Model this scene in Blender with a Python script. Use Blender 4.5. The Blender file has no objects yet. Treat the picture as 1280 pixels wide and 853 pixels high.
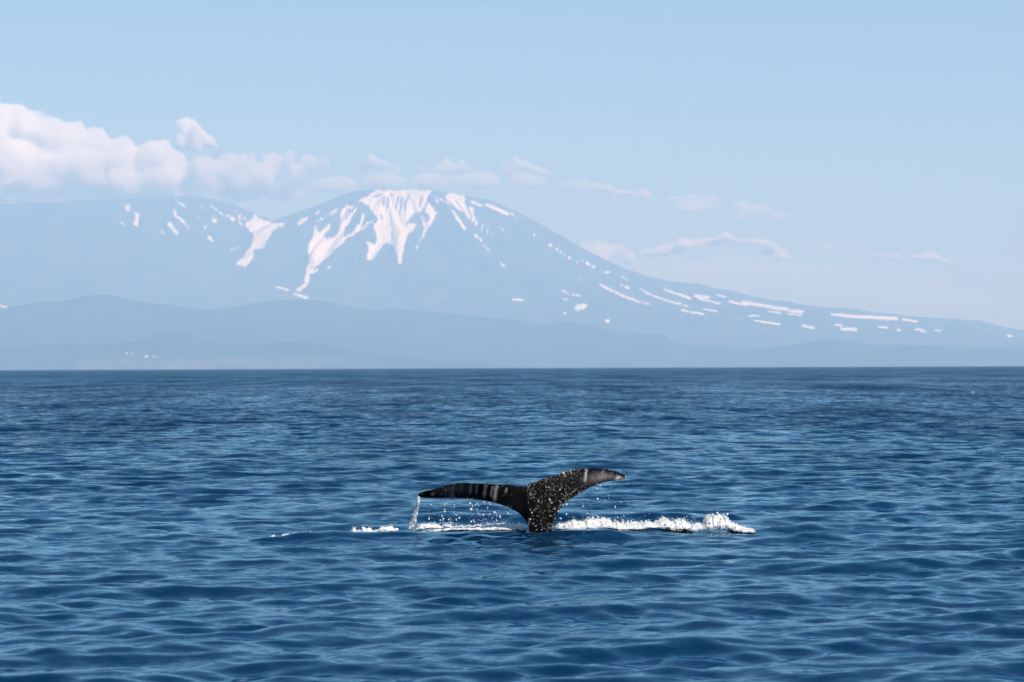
import bpy, bmesh, math, random
import numpy as np
from mathutils import Vector, noise as mn

random.seed(7)
rng = np.random.default_rng(11)
sc = bpy.context.scene
col = sc.collection

# ------------------------------------------------------------------ camera
CAM_H = 3.2
FPX = 3556.0                      # focal length in photo pixels (100 mm on 36 mm)
PITCH = 0.00856
ROLL = 0.0039                     # horizon is higher on the right
EARTH = 6.371e6
cam = bpy.data.cameras.new("camera")
cam.lens = 100.0
cam.sensor_width = 36.0
cam.clip_start = 0.5
cam.clip_end = 400000.0
cam.dof.use_dof = True
cam.dof.focus_distance = 56.0
cam.dof.aperture_fstop = 2.8
cam_o = bpy.data.objects.new("camera", cam)
col.objects.link(cam_o)
cam_o.location = (0, 0, CAM_H)
from mathutils import Matrix
cam_o.matrix_world = (Matrix.Translation((0, 0, CAM_H)) @ Matrix.Rotation(math.pi / 2 + PITCH, 4, 'X')
                      @ Matrix.Rotation(-ROLL, 4, 'Z'))
sc.camera = cam_o

# ------------------------------------------------------------------ sky, sun, exposure
SUN_EL, SUN_AZ = 44.0, 140.0       # degrees; azimuth clockwise from the view direction (+Y)
w = bpy.data.worlds.new("World")
sc.world = w
w.use_nodes = True
wn = w.node_tree.nodes
sky = wn.new('ShaderNodeTexSky')
sky.sky_type = 'NISHITA'
sky.sun_disc = False
sky.sun_elevation = math.radians(SUN_EL)
sky.sun_rotation = math.radians(SUN_AZ)
sky.altitude = 0
sky.air_density = 1.0
sky.dust_density = 0.2
sky.ozone_density = 6.0
w.node_tree.links.new(sky.outputs[0], wn['Background'].inputs[0])
wn['Background'].inputs[1].default_value = 0.08

sun = bpy.data.lights.new("sun", 'SUN')
sun.energy = 5.0
sun.angle = math.radians(0.55)
sun.color = (1.0, 0.95, 0.87)
sun_o = bpy.data.objects.new("sun", sun)
col.objects.link(sun_o)
a_, e_ = math.radians(SUN_AZ), math.radians(SUN_EL)
sdir = Vector((math.sin(a_) * math.cos(e_), math.cos(a_) * math.cos(e_), math.sin(e_)))
sun_o.rotation_euler = sdir.to_track_quat('Z', 'Y').to_euler()
sun_o.location = (60, -60, 90)

sc.view_settings.view_transform = 'Standard'
sc.view_settings.look = 'None'
sc.view_settings.gamma = 1.0
sc.view_settings.use_curve_mapping = False
sc.view_settings.exposure = 0.50
sc.render.engine = 'CYCLES'
sc.cycles.use_denoising = True
sc.cycles.max_bounces = 44
sc.cycles.glossy_bounces = 3
sc.cycles.diffuse_bounces = 2
sc.cycles.transmission_bounces = 4
sc.cycles.volume_bounces = 40
sc.cycles.transparent_max_bounces = 32
sc.cycles.caustics_reflective = False
sc.cycles.caustics_refractive = False

# ------------------------------------------------------------------ helpers
def P(x, y, Y):
    """photo pixel -> world point at forward distance Y (numpy friendly)"""
    u = (np.asarray(x, float) - 640.0) / FPX
    v = (426.5 - np.asarray(y, float)) / FPX
    cr, sr = math.cos(-ROLL), math.sin(-ROLL)
    u, v = u * cr - v * sr, u * sr + v * cr
    cp, sp = math.cos(PITCH), math.sin(PITCH)
    dx, dy, dz = u, cp - v * sp, sp + v * cp
    k = Y / dy
    return dx * k, dy * k, CAM_H + dz * k


def project(X, Y, Z):
    """world -> photo pixel"""
    Zr = Z - CAM_H
    cp, sp = math.cos(PITCH), math.sin(PITCH)
    fwd = Y * cp + Zr * sp
    up = -Y * sp + Zr * cp
    u, v = X / fwd, up / fwd
    cr, sr = math.cos(ROLL), math.sin(ROLL)
    u, v = u * cr - v * sr, u * sr + v * cr
    return 640 + u * FPX, 426.5 - v * FPX


def tag(o, label=None, cat=None, group=None, kind=None):
    if label: o['label'] = label
    if cat: o['category'] = cat
    if group: o['group'] = group
    if kind: o['kind'] = kind
    return o


def link(name, me, mat=None, parent=None):
    o = bpy.data.objects.new(name, me)
    col.objects.link(o)
    if mat is not None:
        me.materials.append(mat)
    if parent is not None:
        o.parent = parent
    return o


def mesh_np(name, co, faces, smooth=True):
    """co (n,3) array, faces (m,4) or (m,3) int array"""
    me = bpy.data.meshes.new(name)
    faces = np.asarray(faces, np.int32)
    n, k = faces.shape
    me.vertices.add(len(co))
    me.vertices.foreach_set('co', np.asarray(co, np.float32).ravel())
    me.loops.add(n * k)
    me.loops.foreach_set('vertex_index', faces.ravel())
    me.polygons.add(n)
    me.polygons.foreach_set('loop_start', np.arange(0, n * k, k, dtype=np.int32))
    me.polygons.foreach_set('use_smooth', np.full(n, smooth, bool))
    me.update(calc_edges=True)
    return me


def grid_faces(nr, nc):
    i = np.arange(nr - 1)[:, None] * nc + np.arange(nc - 1)[None, :]
    return np.stack([i, i + 1, i + nc + 1, i + nc], -1).reshape(-1, 4)


def fattr(me, name, vals):
    a = me.attributes.new(name, 'FLOAT', 'POINT')
    a.data.foreach_set('value', np.asarray(vals, np.float32).ravel())


class VN:
    """tileless value noise in numpy"""
    def __init__(self, seed):
        self.t = np.random.default_rng(seed).random((256, 256)).astype(np.float32)

    def __call__(self, x, y):
        xi, yi = np.floor(x).astype(int), np.floor(y).astype(int)
        fx, fy = x - xi, y - yi
        fx = fx * fx * (3 - 2 * fx); fy = fy * fy * (3 - 2 * fy)
        t = self.t
        a = t[yi & 255, xi & 255]; b = t[yi & 255, (xi + 1) & 255]
        c = t[(yi + 1) & 255, xi & 255]; d = t[(yi + 1) & 255, (xi + 1) & 255]
        return (a * (1 - fx) + b * fx) * (1 - fy) + (c * (1 - fx) + d * fx) * fy

    def fbm(self, x, y, o=4):
        s, a, n = 0, 0.5, 0
        for k in range(o):
            s = s + a * self(x * 2 ** k + 17.3 * k, y * 2 ** k + 9.1 * k); n += a; a *= 0.5
        return s / n


vn1, vn2, vn3 = VN(1), VN(2), VN(3)


def smooth01(a, b, x):
    t = np.clip((x - a) / (b - a), 0, 1)
    return t * t * (3 - 2 * t)


def new_mat(name):
    m = bpy.data.materials.new(name)
    m.use_nodes = True
    nt = m.node_tree
    return m, nt, nt.nodes, nt.links, nt.nodes.get('Principled BSDF')


def simple_mat(name, c, rough=0.6, spec=0.5):
    m, nt, N, L, b = new_mat(name)
    b.inputs['Base Color'].default_value = (*c, 1)
    b.inputs['Roughness'].default_value = rough
    b.inputs['Specular IOR Level'].default_value = spec
    tn = N.new('ShaderNodeTexNoise'); tn.inputs['Scale'].default_value = 9
    mx = N.new('ShaderNodeMix'); mx.data_type = 'RGBA'
    mx.inputs['A'].default_value = (*[v * 0.8 for v in c], 1)
    mx.inputs['B'].default_value = (*[min(1, v * 1.15) for v in c], 1)
    L.new(tn.outputs['Fac'], mx.inputs['Factor']); L.new(mx.outputs['Result'], b.inputs['Base Color'])
    return m


# ------------------------------------------------------------------ water surface function
D_W = 54.6                              # whale's distance
NW = 150
lam = np.exp(rng.uniform(math.log(0.30), math.log(16.0), NW))
lam.sort()
wgt = 0.9 * np.exp(-(np.log(lam / 2.2) / 0.85) ** 2) + 0.95 * np.exp(-(np.log(lam / 0.75) / 0.55) ** 2)
wgt *= np.where(lam > 5, 0.55, 1.0)
spread = np.where(lam > 3, 0.48, np.where(lam > 1, 0.62, 0.9))
th = -math.pi / 2 + 0.22 + rng.normal(0, 1, NW) * spread        # travelling towards the camera
kx, ky = np.cos(th) * 2 * math.pi / lam, np.sin(th) * 2 * math.pi / lam
ph = rng.uniform(0, 2 * math.pi, NW)
slope = wgt / math.sqrt(np.sum(wgt ** 2) / 2) * 0.142            # rms slope
amp = slope * lam / (2 * math.pi)
CHOP = 0.42

# low swell thrown up in front of the whale: (photo x, distance, half length m, half depth m, height)
HUMPS = [(560, 52.9, 2.6, 0.55, 0.11), (742, 52.8, 0.6, 0.42, 0.10), (690, 52.3, 1.9, 0.6, 0.05),
         (400, 53.0, 0.9, 0.5, 0.08), (905, 52.9, 0.9, 0.4, 0.035), (585, 60.0, 1.5, 0.8, 0.1)]


def hump(x, y):
    z = np.zeros_like(x)
    for px, Y, a, b, h in HUMPS:
        x0 = P(px, 660, Y)[0]
        z += h * np.exp(-((x - x0) / a) ** 2 - ((y - Y) / b) ** 2)
    return z


def sea_at(x, y, spacing=0.05):
    x = np.asarray(x, float); y = np.asarray(y, float)
    z = np.zeros_like(x)
    for i in range(NW):
        z += amp[i] * np.cos(kx[i] * x + ky[i] * y + ph[i])
    near = np.exp(-(((x - 0.6) / 3.2) ** 2 + ((y - D_W) / 2.0) ** 2))
    return z * (1 - 0.35 * near) + hump(x, y)


# ------------------------------------------------------------------ sea
def build_sea():
    r = list(np.arange(3.0, 24.0, 1.0))
    v = 24.0
    while v < 7200:
        r.append(v)
        v += max(0.068, 0.0024 * v if v < 1500 else 0.0045 * v)
    r += list(np.geomspace(7400, 32000, 24))
    r = np.array(r)
    az = np.concatenate([np.linspace(-180, -40, 11)[:-1], np.linspace(-40, -12.2, 26)[:-1],
                         np.linspace(-12.2, 12.2, 432), np.linspace(12.2, 40, 26)[1:],
                         np.linspace(40, 180, 11)[1:]])
    azr = np.radians(az)
    nr, nc = len(r), len(az)
    daz = np.gradient(azr)
    X = r[:, None] * np.sin(azr)[None]
    Y = r[:, None] * np.cos(azr)[None]
    dr = np.gradient(r)
    sp = np.maximum(dr[:, None], r[:, None] * daz[None])          # local grid spacing
    Z = np.zeros((nr, nc)); DX = np.zeros((nr, nc)); DY = np.zeros((nr, nc)); lost = np.zeros((nr, nc))
    for i in range(NW):
        att = 1 - smooth01(lam[i] / 5.0, lam[i] / 2.6, sp)
        lost += (1 - att) * slope[i] ** 2 / 2
        rows = np.nonzero(att.max(1) > 0)[0]
        if len(rows) == 0: continue
        s = slice(0, rows.max() + 1)
        p = kx[i] * X[s] + ky[i] * Y[s] + ph[i]
        Z[s] += att[s] * amp[i] * np.cos(p)
        sn = att[s] * amp[i] * CHOP * np.sin(p)
        DX[s] -= sn * math.cos(th[i]); DY[s] -= sn * math.sin(th[i])
    # patches of rougher and calmer water (gusts)
    gust = 0.72 + 0.6 * vn1.fbm(X / 38 + 5, Y / 60 + 3, 3)
    near = np.exp(-(((X - 0.6) / 3.2) ** 2 + ((Y - D_W) / 2.0) ** 2))
    k = gust * (1 - 0.35 * near)
    Z = Z * k + hump(X, Y) - (X ** 2 + Y ** 2) / (2 * EARTH)
    co = np.stack([X + DX * k, Y + DY * k, Z], -1).reshape(-1, 3)
    f = grid_faces(nr, nc)
    # centre cap
    c0 = len(co)
    co = np.vstack([co, [[0, 0, 0]]])
    me = mesh_np('sea', co, f)
    fattr(me, 'lost', np.append(np.sqrt(lost), 0.0))
    m, nt, N, L, b = new_mat('sea_water')
    geo = N.new('ShaderNodeNewGeometry')
    at = N.new('ShaderNodeAttribute'); at.attribute_name = 'lost'
    acc = None

    def layer(scale, strength_node, const):
        nonlocal acc
        mp = N.new('ShaderNodeMapping'); mp.inputs['Scale'].default_value = scale
        L.new(geo.outputs['Position'], mp.inputs['Vector'])
        tn = N.new('ShaderNodeTexNoise'); tn.inputs['Scale'].default_value = 1.0
        tn.inputs['Detail'].default_value = 2.0; tn.inputs['Roughness'].default_value = 0.55
        L.new(mp.outputs[0], tn.inputs['Vector'])
        sb = N.new('ShaderNodeVectorMath'); sb.operation = 'SUBTRACT'
        sb.inputs[1].default_value = (0.5, 0.5, 0.5)
        L.new(tn.outputs['Color'], sb.inputs[0])
        ml = N.new('ShaderNodeVectorMath'); ml.operation = 'MULTIPLY'
        ml.inputs[1].default_value = (const * 0.7, const, 0)
        L.new(sb.outputs[0], ml.inputs[0])
        out = ml.outputs[0]
        if strength_node is not None:
            sc_ = N.new('ShaderNodeVectorMath'); sc_.operation = 'SCALE'
            L.new(out, sc_.inputs[0]); L.new(strength_node, sc_.inputs['Scale'])
            out = sc_.outputs[0]
        if acc is None: acc = out
        else:
            ad = N.new('ShaderNodeVectorMath'); ad.operation = 'ADD'
            L.new(acc, ad.inputs[0]); L.new(out, ad.inputs[1]); acc = ad.outputs[0]
    layer((5.5, 9.0, 5), None, 0.20)
    layer((2.0, 3.4, 2), None, 0.22)
    layer((1.2, 2.0, 1.0), at.outputs['Fac'], 6.0)
    layer((0.55, 0.95, 0.5), at.outputs['Fac'], 8.0)
    layer((0.16, 0.30, 0.2), at.outputs['Fac'], 5.0)
    ad = N.new('ShaderNodeVectorMath'); ad.operation = 'ADD'
    L.new(geo.outputs['Normal'], ad.inputs[0]); L.new(acc, ad.inputs[1])
    nm = N.new('ShaderNodeVectorMath'); nm.operation = 'NORMALIZE'
    L.new(ad.outputs[0], nm.inputs[0])
    # body colour below, tinted sky reflection above, weighted by Fresnel; unresolved chop lowers the far reflectance
    N.remove(b)
    out = N['Material Output']
    df = N.new('ShaderNodeBsdfDiffuse'); df.inputs['Color'].default_value = (0.0002, 0.017, 0.052, 1)
    gl = N.new('ShaderNodeBsdfGlossy'); gl.inputs['Color'].default_value = (0.57, 0.86, 1.0, 1)
    gl.inputs['Roughness'].default_value = 0.06
    fr = N.new('ShaderNodeFresnel'); fr.inputs['IOR'].default_value = 1.333
    for q in (df, gl, fr): L.new(nm.outputs[0], q.inputs['Normal'])
    k1 = N.new('ShaderNodeMath'); k1.operation = 'MULTIPLY_ADD'; k1.inputs[1].default_value = -3.4; k1.inputs[2].default_value = 1.0
    L.new(at.outputs['Fac'], k1.inputs[0])
    k2 = N.new('ShaderNodeMath'); k2.operation = 'MULTIPLY'
    pw = N.new('ShaderNodeMath'); pw.operation = 'POWER'; pw.inputs[1].default_value = 1.3
    L.new(fr.outputs[0], pw.inputs[0])
    L.new(k1.outputs[0], k2.inputs[0]); L.new(pw.outputs[0], k2.inputs[1])
    # gusts: rougher and calmer patches of water at many scales
    mp = N.new('ShaderNodeMapping'); mp.inputs['Scale'].default_value = (0.05, 0.009, 0.02)
    L.new(geo.outputs['Position'], mp.inputs['Vector'])
    gn = N.new('ShaderNodeTexNoise'); gn.inputs['Scale'].default_value = 1.0; gn.inputs['Detail'].default_value = 7.0
    gn.inputs['Roughness'].default_value = 0.85
    L.new(mp.outputs[0], gn.inputs['Vector'])
    g1 = N.new('ShaderNodeMapRange'); g1.inputs['From Min'].default_value = 0.35; g1.inputs['From Max'].default_value = 0.65
    g1.inputs['To Min'].default_value = -1.0; g1.inputs['To Max'].default_value = 1.0
    L.new(gn.outputs['Fac'], g1.inputs['Value'])
    g2 = N.new('ShaderNodeMath'); g2.operation = 'MULTIPLY'
    L.new(g1.outputs[0], g2.inputs[0]); L.new(at.outputs['Fac'], g2.inputs[1])
    g3 = N.new('ShaderNodeMath'); g3.operation = 'MULTIPLY_ADD'; g3.inputs[1].default_value = 8.0; g3.inputs[2].default_value = 1.0
    L.new(g2.outputs[0], g3.inputs[0])
    k3 = N.new('ShaderNodeMath'); k3.operation = 'MULTIPLY'; k3.use_clamp = True
    L.new(k2.outputs[0], k3.inputs[0]); L.new(g3.outputs[0], k3.inputs[1])
    mxs = N.new('ShaderNodeMixShader')
    L.new(k3.outputs[0], mxs.inputs[0]); L.new(df.outputs[0], mxs.inputs[1]); L.new(gl.outputs[0], mxs.inputs[2])
    L.new(mxs.outputs[0], out.inputs['Surface'])
    o = link('sea', me, m)
    tag(o, 'dark blue choppy sea reaching to the horizon', kind='structure')
    return o


build_sea()

# ------------------------------------------------------------------ snow, traced on the slopes
def crop(pts, ox, oy, s):
    return [(ox + x / s, oy + y / s) for x, y in pts]


A = lambda pts: crop(pts, 350, 230, 5.6875)
B = lambda pts: crop(pts, 490, 230, 7.111)
Cc = lambda pts: crop(pts, 640, 280, 5.818)
Dd = lambda pts: crop(pts, 840, 340, 5.818)
Ee = lambda pts: crop(pts, 1020, 370, 4.923)
Ff = lambda pts: crop(pts, 130, 240, 5.33)
SNOW_POLY = [
    A([(235, 320), (250, 300), (265, 320), (285, 345), (320, 310), (345, 285), (365, 290), (350, 330), (320, 345), (310, 385), (330, 405), (380, 385), (415, 355), (430, 280), (430, 220), (440, 170), (470, 152), (515, 150), (520, 165), (490, 180), (480, 230), (505, 205), (540, 165), (548, 185), (500, 250), (470, 300), (450, 345), (440, 375), (500, 365), (560, 290), (600, 195), (612, 205), (590, 265), (575, 305), (650, 255), (655, 270), (570, 335), (480, 385), (430, 430), (370, 490), (300, 550), (240, 610), (215, 650), (200, 700), (180, 740), (130, 770), (110, 760), (150, 725), (175, 700), (185, 640), (180, 600), (205, 560), (205, 510), (197, 460), (225, 400), (235, 360)]),
    A([(115, 270), (190, 235), (200, 250), (150, 290)]),
    A([(240, 210), (290, 190), (285, 205), (245, 222)]),
    A([(255, 270), (275, 240), (340, 225), (395, 165), (412, 180), (380, 215), (320, 245), (265, 278)]),
    [(446, 252), (456, 246), (472, 238), (540, 238), (536, 246), (531, 257), (522, 268), (511, 279), (516, 279), (520, 281), (514, 288), (508, 298), (506, 306), (503, 320), (502.5, 329), (497, 329), (496.5, 318), (492, 308), (485, 303.5), (479, 306), (472, 315), (468, 322), (463, 327), (457, 326), (459, 316), (461, 310), (458, 304), (463, 302), (467, 308), (470, 305), (471, 296), (467, 285), (464, 280), (470, 280), (472, 275), (465, 265), (460, 256)],
    B([(320, 165), (370, 220), (385, 260), (415, 225), (385, 110), (395, 95), (415, 150), (410, 240), (370, 320), (310, 420), (220, 580), (215, 570), (265, 480), (285, 400), (260, 300), (270, 280), (300, 350), (340, 310), (290, 240)]),
    B([(460, 110), (520, 80), (650, 110), (655, 180), (720, 220), (735, 290), (770, 350), (840, 400), (930, 490), (840, 430), (720, 340), (640, 270), (560, 200), (500, 150)]),
    B([(530, 230), (545, 235), (600, 300), (660, 410), (640, 410), (580, 330)]),
    Cc([(450, 610), (480, 585), (550, 585), (530, 620), (480, 630)]),
    Cc([(670, 705), (700, 690), (720, 710), (690, 720)]),
    Ff([(660, 60), (700, 80), (760, 120), (830, 160), (900, 190), (960, 200), (1000, 180), (1000, 145), (1040, 175), (1110, 200), (1226, 205), (1140, 250), (1110, 290), (1080, 330), (1060, 370), (980, 400), (1000, 440), (980, 480), (930, 495), (860, 495), (930, 440), (960, 380), (1000, 320), (985, 270), (940, 230), (860, 190), (800, 160), (730, 110)]),
    Ff([(870, 125), (905, 135), (955, 185), (930, 185)]),
    Ff([(445, 125), (470, 110), (500, 165), (590, 250), (570, 245), (500, 190)]),
    Ff([(410, 210), (440, 200), (500, 280), (480, 280)]),
    Ff([(615, 155), (635, 155), (640, 190), (625, 190)]),
    Ff([(205, 140), (240, 135), (235, 190), (215, 240), (195, 210)]),
    Ff([(130, 110), (165, 85), (180, 90), (170, 125), (155, 150), (150, 125)]),
]


def wl(fn, s, items):
    return [(fn(p), wd / s) for p, wd in items]


SNOW_LINE = (
    wl(B, 7.111, [([(740, 460), (790, 495)], 18), ([(805, 540), (860, 590)], 14), ([(960, 700), (1000, 730)], 12), ([(960, 380), (1035, 465)], 8), ([(840, 185), (1030, 265)], 22), ([(660, 130), (800, 205)], 10), ([(350, 820), (380, 825)], 9), ([(430, 130), (520, 190)], 9), ([(1065, 260), (1105, 315)], 10)])
    + wl(Cc, 5.818, [([(270, 150), (370, 215), (480, 275)], 10), ([(515, 270), (600, 315)], 9), ([(650, 340), (710, 355)], 8), ([(790, 380), (840, 405)], 8), ([(635, 440), (770, 505), (860, 545), (990, 582)], 14), ([(770, 440), (850, 470)], 11), ([(930, 470), (1000, 515), (1150, 565), (1280, 600)], 10), ([(1110, 480), (1280, 535)], 14), ([(350, 480), (420, 510), (490, 522)], 10), ([(1235, 625), (1280, 640)], 12), ([(375, 650), (395, 648)], 9), ([(10, 550), (75, 555)], 14), ([(238, 322), (244, 323)], 9), ([(484, 408), (490, 408)], 9), ([(375, 548), (408, 553)], 7), ([(162, 73), (168, 74)], 9)])
    + wl(Dd, 5.818, [([(0, 150), (140, 195)], 13), ([(170, 175), (265, 188)], 17), ([(190, 195), (350, 232)], 9), ([(330, 170), (385, 182)], 9), ([(415, 215), (540, 242)], 12), ([(520, 220), (650, 245), (835, 272)], 19), ([(860, 285), (950, 290)], 17), ([(70, 280), (230, 308)], 11), ([(230, 270), (330, 290)], 10), ([(600, 355), (785, 382)], 11), ([(700, 288), (795, 300)], 8), ([(840, 305), (940, 317)], 7), ([(955, 395), (1030, 405)], 14), ([(560, 318), (635, 322)], 8), ([(465, 335), (505, 335)], 8), ([(1165, 305), (1280, 325)], 12)])
    + wl(Ee, 4.923, [([(100, 114), (200, 124), (350, 134), (495, 140)], 15), ([(535, 144), (620, 157)], 10), ([(160, 203), (245, 208)], 14), ([(120, 180), (160, 182)], 10), ([(385, 190), (440, 195)], 8), ([(500, 210), (520, 212)], 9), ([(610, 205), (655, 207)], 8), ([(650, 218), (675, 219)], 8), ([(730, 213), (765, 214)], 8), ([(1180, 246), (1200, 246)], 13)])
    + wl(Ff, 5.33, [([(480, 58), (535, 92)], 10), ([(630, 77), (660, 102)], 9), ([(700, 150), (770, 205)], 8), ([(695, 300), (720, 320)], 14), ([(380, 265), (410, 290)], 8), ([(675, 235), (688, 250)], 10), ([(720, 190), (745, 205)], 8), ([(80, 180), (135, 225)], 6), ([(1150, 640), (1226, 652)], 10), ([(840, 390), (900, 370)], 8), ([(990, 110), (1090, 170)], 6)])
    + [([(0, 382), (12, 387)], 2.2), ([(368, 368), (384, 372)], 2.5), ([(390, 341), (397, 337)], 2), ([(409, 336), (413, 333)], 2)])
NO_SNOW = [((480, 246), (480, 258)), ((498, 246), (494, 262)), ((503, 247), (499, 268)), ((507, 254), (507, 262)), ((521, 263), (507, 282)), ((489, 290), (492, 300)), ((475, 268), (478, 274)), ((485, 247), (484, 262)), ((571, 251), (580, 266)), ((584, 259), (591, 271)), ((468, 246), (476, 243)), ((489, 242), (490, 246)), ((512, 244), (506, 256)), ((528, 246), (524, 258)), ((452, 262), (456, 268)), ((434, 262), (433, 274))]


def seg_dist(px, py, a, b):
    ax, ay = a; bx, by = b
    dx, dy = bx - ax, by - ay
    t = np.clip(((px - ax) * dx + (py - ay) * dy) / (dx * dx + dy * dy + 1e-9), 0, 1)
    return np.hypot(px - ax - t * dx, py - ay - t * dy), t


def snow_mask(px, py):
    """1 on snow, 0 on rock, with a soft one-pixel edge"""
    jx = px + (vn1.fbm(px / 5, py / 5, 3) - 0.5) * 4.5
    jy = py + (vn2.fbm(px / 5, py / 5, 3) - 0.5) * 4.5
    m = np.zeros(px.shape)
    for poly in SNOW_POLY:
        q = np.array(poly)
        sel = ((px > q[:, 0].min() - 5) & (px < q[:, 0].max() + 5) & (py > q[:, 1].min() - 5) & (py < q[:, 1].max() + 5))
        if not sel.any(): continue
        X, Y = jx[sel], jy[sel]
        ins = np.zeros(X.shape, bool)
        d = np.full(X.shape, 99.0)
        for k in range(len(q)):
            x1, y1 = q[k]; x2, y2 = q[(k + 1) % len(q)]
            c = ((y1 > Y) != (y2 > Y)) & (X < (x2 - x1) * (Y - y1) / (y2 - y1 + 1e-12) + x1)
            ins ^= c
            d = np.minimum(d, seg_dist(X, Y, (x1, y1), (x2, y2))[0])
        m[sel] = np.maximum(m[sel], np.clip(0.5 + np.where(ins, d, -d) / 1.4, 0, 1))
    for pts, wd in SNOW_LINE:
        for a, b in zip(pts[:-1], pts[1:]):
            sel = ((px > min(a[0], b[0]) - 6) & (px < max(a[0], b[0]) + 6) & (py > min(a[1], b[1]) - 6) & (py < max(a[1], b[1]) + 6))
            if not sel.any(): continue
            d, t = seg_dist(px[sel] * .6 + jx[sel] * .4, py[sel] * .6 + jy[sel] * .4, a, b)
            m[sel] = np.maximum(m[sel], np.clip(0.5 + (wd * 0.66 - d) / 1.5, 0, 1))
    for a, b in NO_SNOW:
        d, t = seg_dist(px, py, a, b)
        m *= np.clip(d / 1.5 - 0.25, 0, 1)
    return m


# ------------------------------------------------------------------ mountains
def land_mat(name, lo, hi, snow=False, cliff=False):
    m, nt, N, L, b = new_mat(name)
    geo = N.new('ShaderNodeNewGeometry')
    tn = N.new('ShaderNodeTexNoise'); tn.inputs['Scale'].default_value = 0.0016
    tn.inputs['Detail'].default_value = 8; tn.inputs['Roughness'].default_value = 0.62
    L.new(geo.outputs['Position'], tn.inputs['Vector'])
    rp = N.new('ShaderNodeValToRGB')
    rp.color_ramp.elements[0].position = 0.36; rp.color_ramp.elements[0].color = (*lo, 1)
    rp.color_ramp.elements[1].position = 0.66; rp.color_ramp.elements[1].color = (*hi, 1)
    L.new(tn.outputs['Fac'], rp.inputs[0])
    out = rp.outputs[0]
    if cliff:
        at = N.new('ShaderNodeAttribute'); at.attribute_name = 'cliff'
        mx = N.new('ShaderNodeMix'); mx.data_type = 'RGBA'
        L.new(at.outputs['Fac'], mx.inputs['Factor']); L.new(out, mx.inputs['A'])
        mx.inputs['B'].default_value = (0.17, 0.13, 0.12, 1)
        out = mx.outputs['Result']
    if snow:
        at = N.new('ShaderNodeAttribute'); at.attribute_name = 'snow'
        t2 = N.new('ShaderNodeTexNoise'); t2.inputs['Scale'].default_value = 0.02
        t2.inputs['Detail'].default_value = 5
        L.new(geo.outputs['Position'], t2.inputs['Vector'])
        ad = N.new('ShaderNodeMath'); ad.operation = 'MULTIPLY_ADD'
        ad.inputs[1].default_value = 0.55; ad.inputs[2].default_value = -0.27
        L.new(t2.outputs['Fac'], ad.inputs[0])
        sm = N.new('ShaderNodeMath'); sm.operation = 'ADD'
        L.new(at.outputs['Fac'], sm.inputs[0]); L.new(ad.outputs[0], sm.inputs[1])
        mr = N.new('ShaderNodeMapRange'); mr.interpolation_type = 'SMOOTHSTEP'
        mr.inputs['From Min'].default_value = 0.30; mr.inputs['From Max'].default_value = 0.70
        L.new(sm.outputs[0], mr.inputs['Value'])
        mx = N.new('ShaderNodeMix'); mx.data_type = 'RGBA'
        L.new(mr.outputs[0], mx.inputs['Factor']); L.new(out, mx.inputs['A'])
        mx.inputs['B'].default_value = (0.86, 0.86, 0.87, 1)
        out = mx.outputs['Result']
    L.new(out, b.inputs['Base Color'])
    b.inputs['Roughness'].default_value = 0.95
    b.inputs['Specular IOR Level'].default_value = 0.1
    return m


def cone(name, YC, xc_px, left, right, cols, depth_rows, back, ridge_amp, seed, label):
    """volcano: left / right are skyline points (px) outward from the centre; the front flank blends both"""
    xc = float(P(xc_px, 300, YC)[0])
    def prof(pts):
        X, _, Z = P(np.array([p[0] for p in pts]), np.array([p[1] for p in pts]), YC)
        R = np.abs(X - xc)
        o = np.argsort(R)
        return R[o], Z[o]
    rl, zl = prof(left); rr, zr = prof(right)
    X0 = P(np.array(cols), 300, YC)[0]
    yy = YC - np.array(depth_rows)
    X, Y = np.meshgrid(X0, yy)
    X = X * (Y / YC) ** 0.5
    dx, dy = X - xc, Y - YC
    R = np.hypot(dx, dy); T = np.arctan2(dy, dx)
    wr = (1 + np.cos(T)) / 2
    wr = smooth01(0.12, 0.88, wr)
    H = np.interp(R, rl, zl) * (1 - wr) + np.interp(R, rr, zr) * wr
    H = np.where(R > rl.max(), np.interp(R, rr, zr) * wr + (1 - wr) * (zl[-1] - (R - rl.max()) * 0.10), H)
    n = VN(seed)
    a = T / (2 * math.pi) * 64
    warp = (n.fbm(X / 900, Y / 900, 3) - 0.5) * 2.2
    g = np.abs(n.fbm(a + warp + 100, R / 2600 + 50, 4) - 0.5) * 2            # gullies
    g2 = np.abs(n.fbm(a * 2.7 + warp * 2 + 30, R / 1500 + 9, 3) - 0.5) * 2
    onfront = smooth01(0, 900, -dy)
    k = smooth01(250, 1500, R) * (1 - 0.75 * smooth01(3500, 9000, R)) * (0.12 + 0.88 * onfront)
    H = H + k * ridge_amp * (0.5 - g * 1.2 - g2 * 0.6)
    H = H + (n.fbm(X / 260, Y / 260, 4) - 0.5) * 42 * (0.25 + 0.75 * onfront)
    H = np.where(dy > 50, H - (dy - 50) * 0.25, H)
    H = np.maximum(H, -420.0)
    px, py = project(X, Y, H)
    me = mesh_np(name, np.stack([X, Y, H], -1).reshape(-1, 3), grid_faces(*X.shape)[:, ::-1])
    s = snow_mask(px, py) * (dy < 120)
    fattr(me, 'snow', s)
    o = link(name, me, M_rock)
    tag(o, label, kind='structure')
    return o


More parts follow.
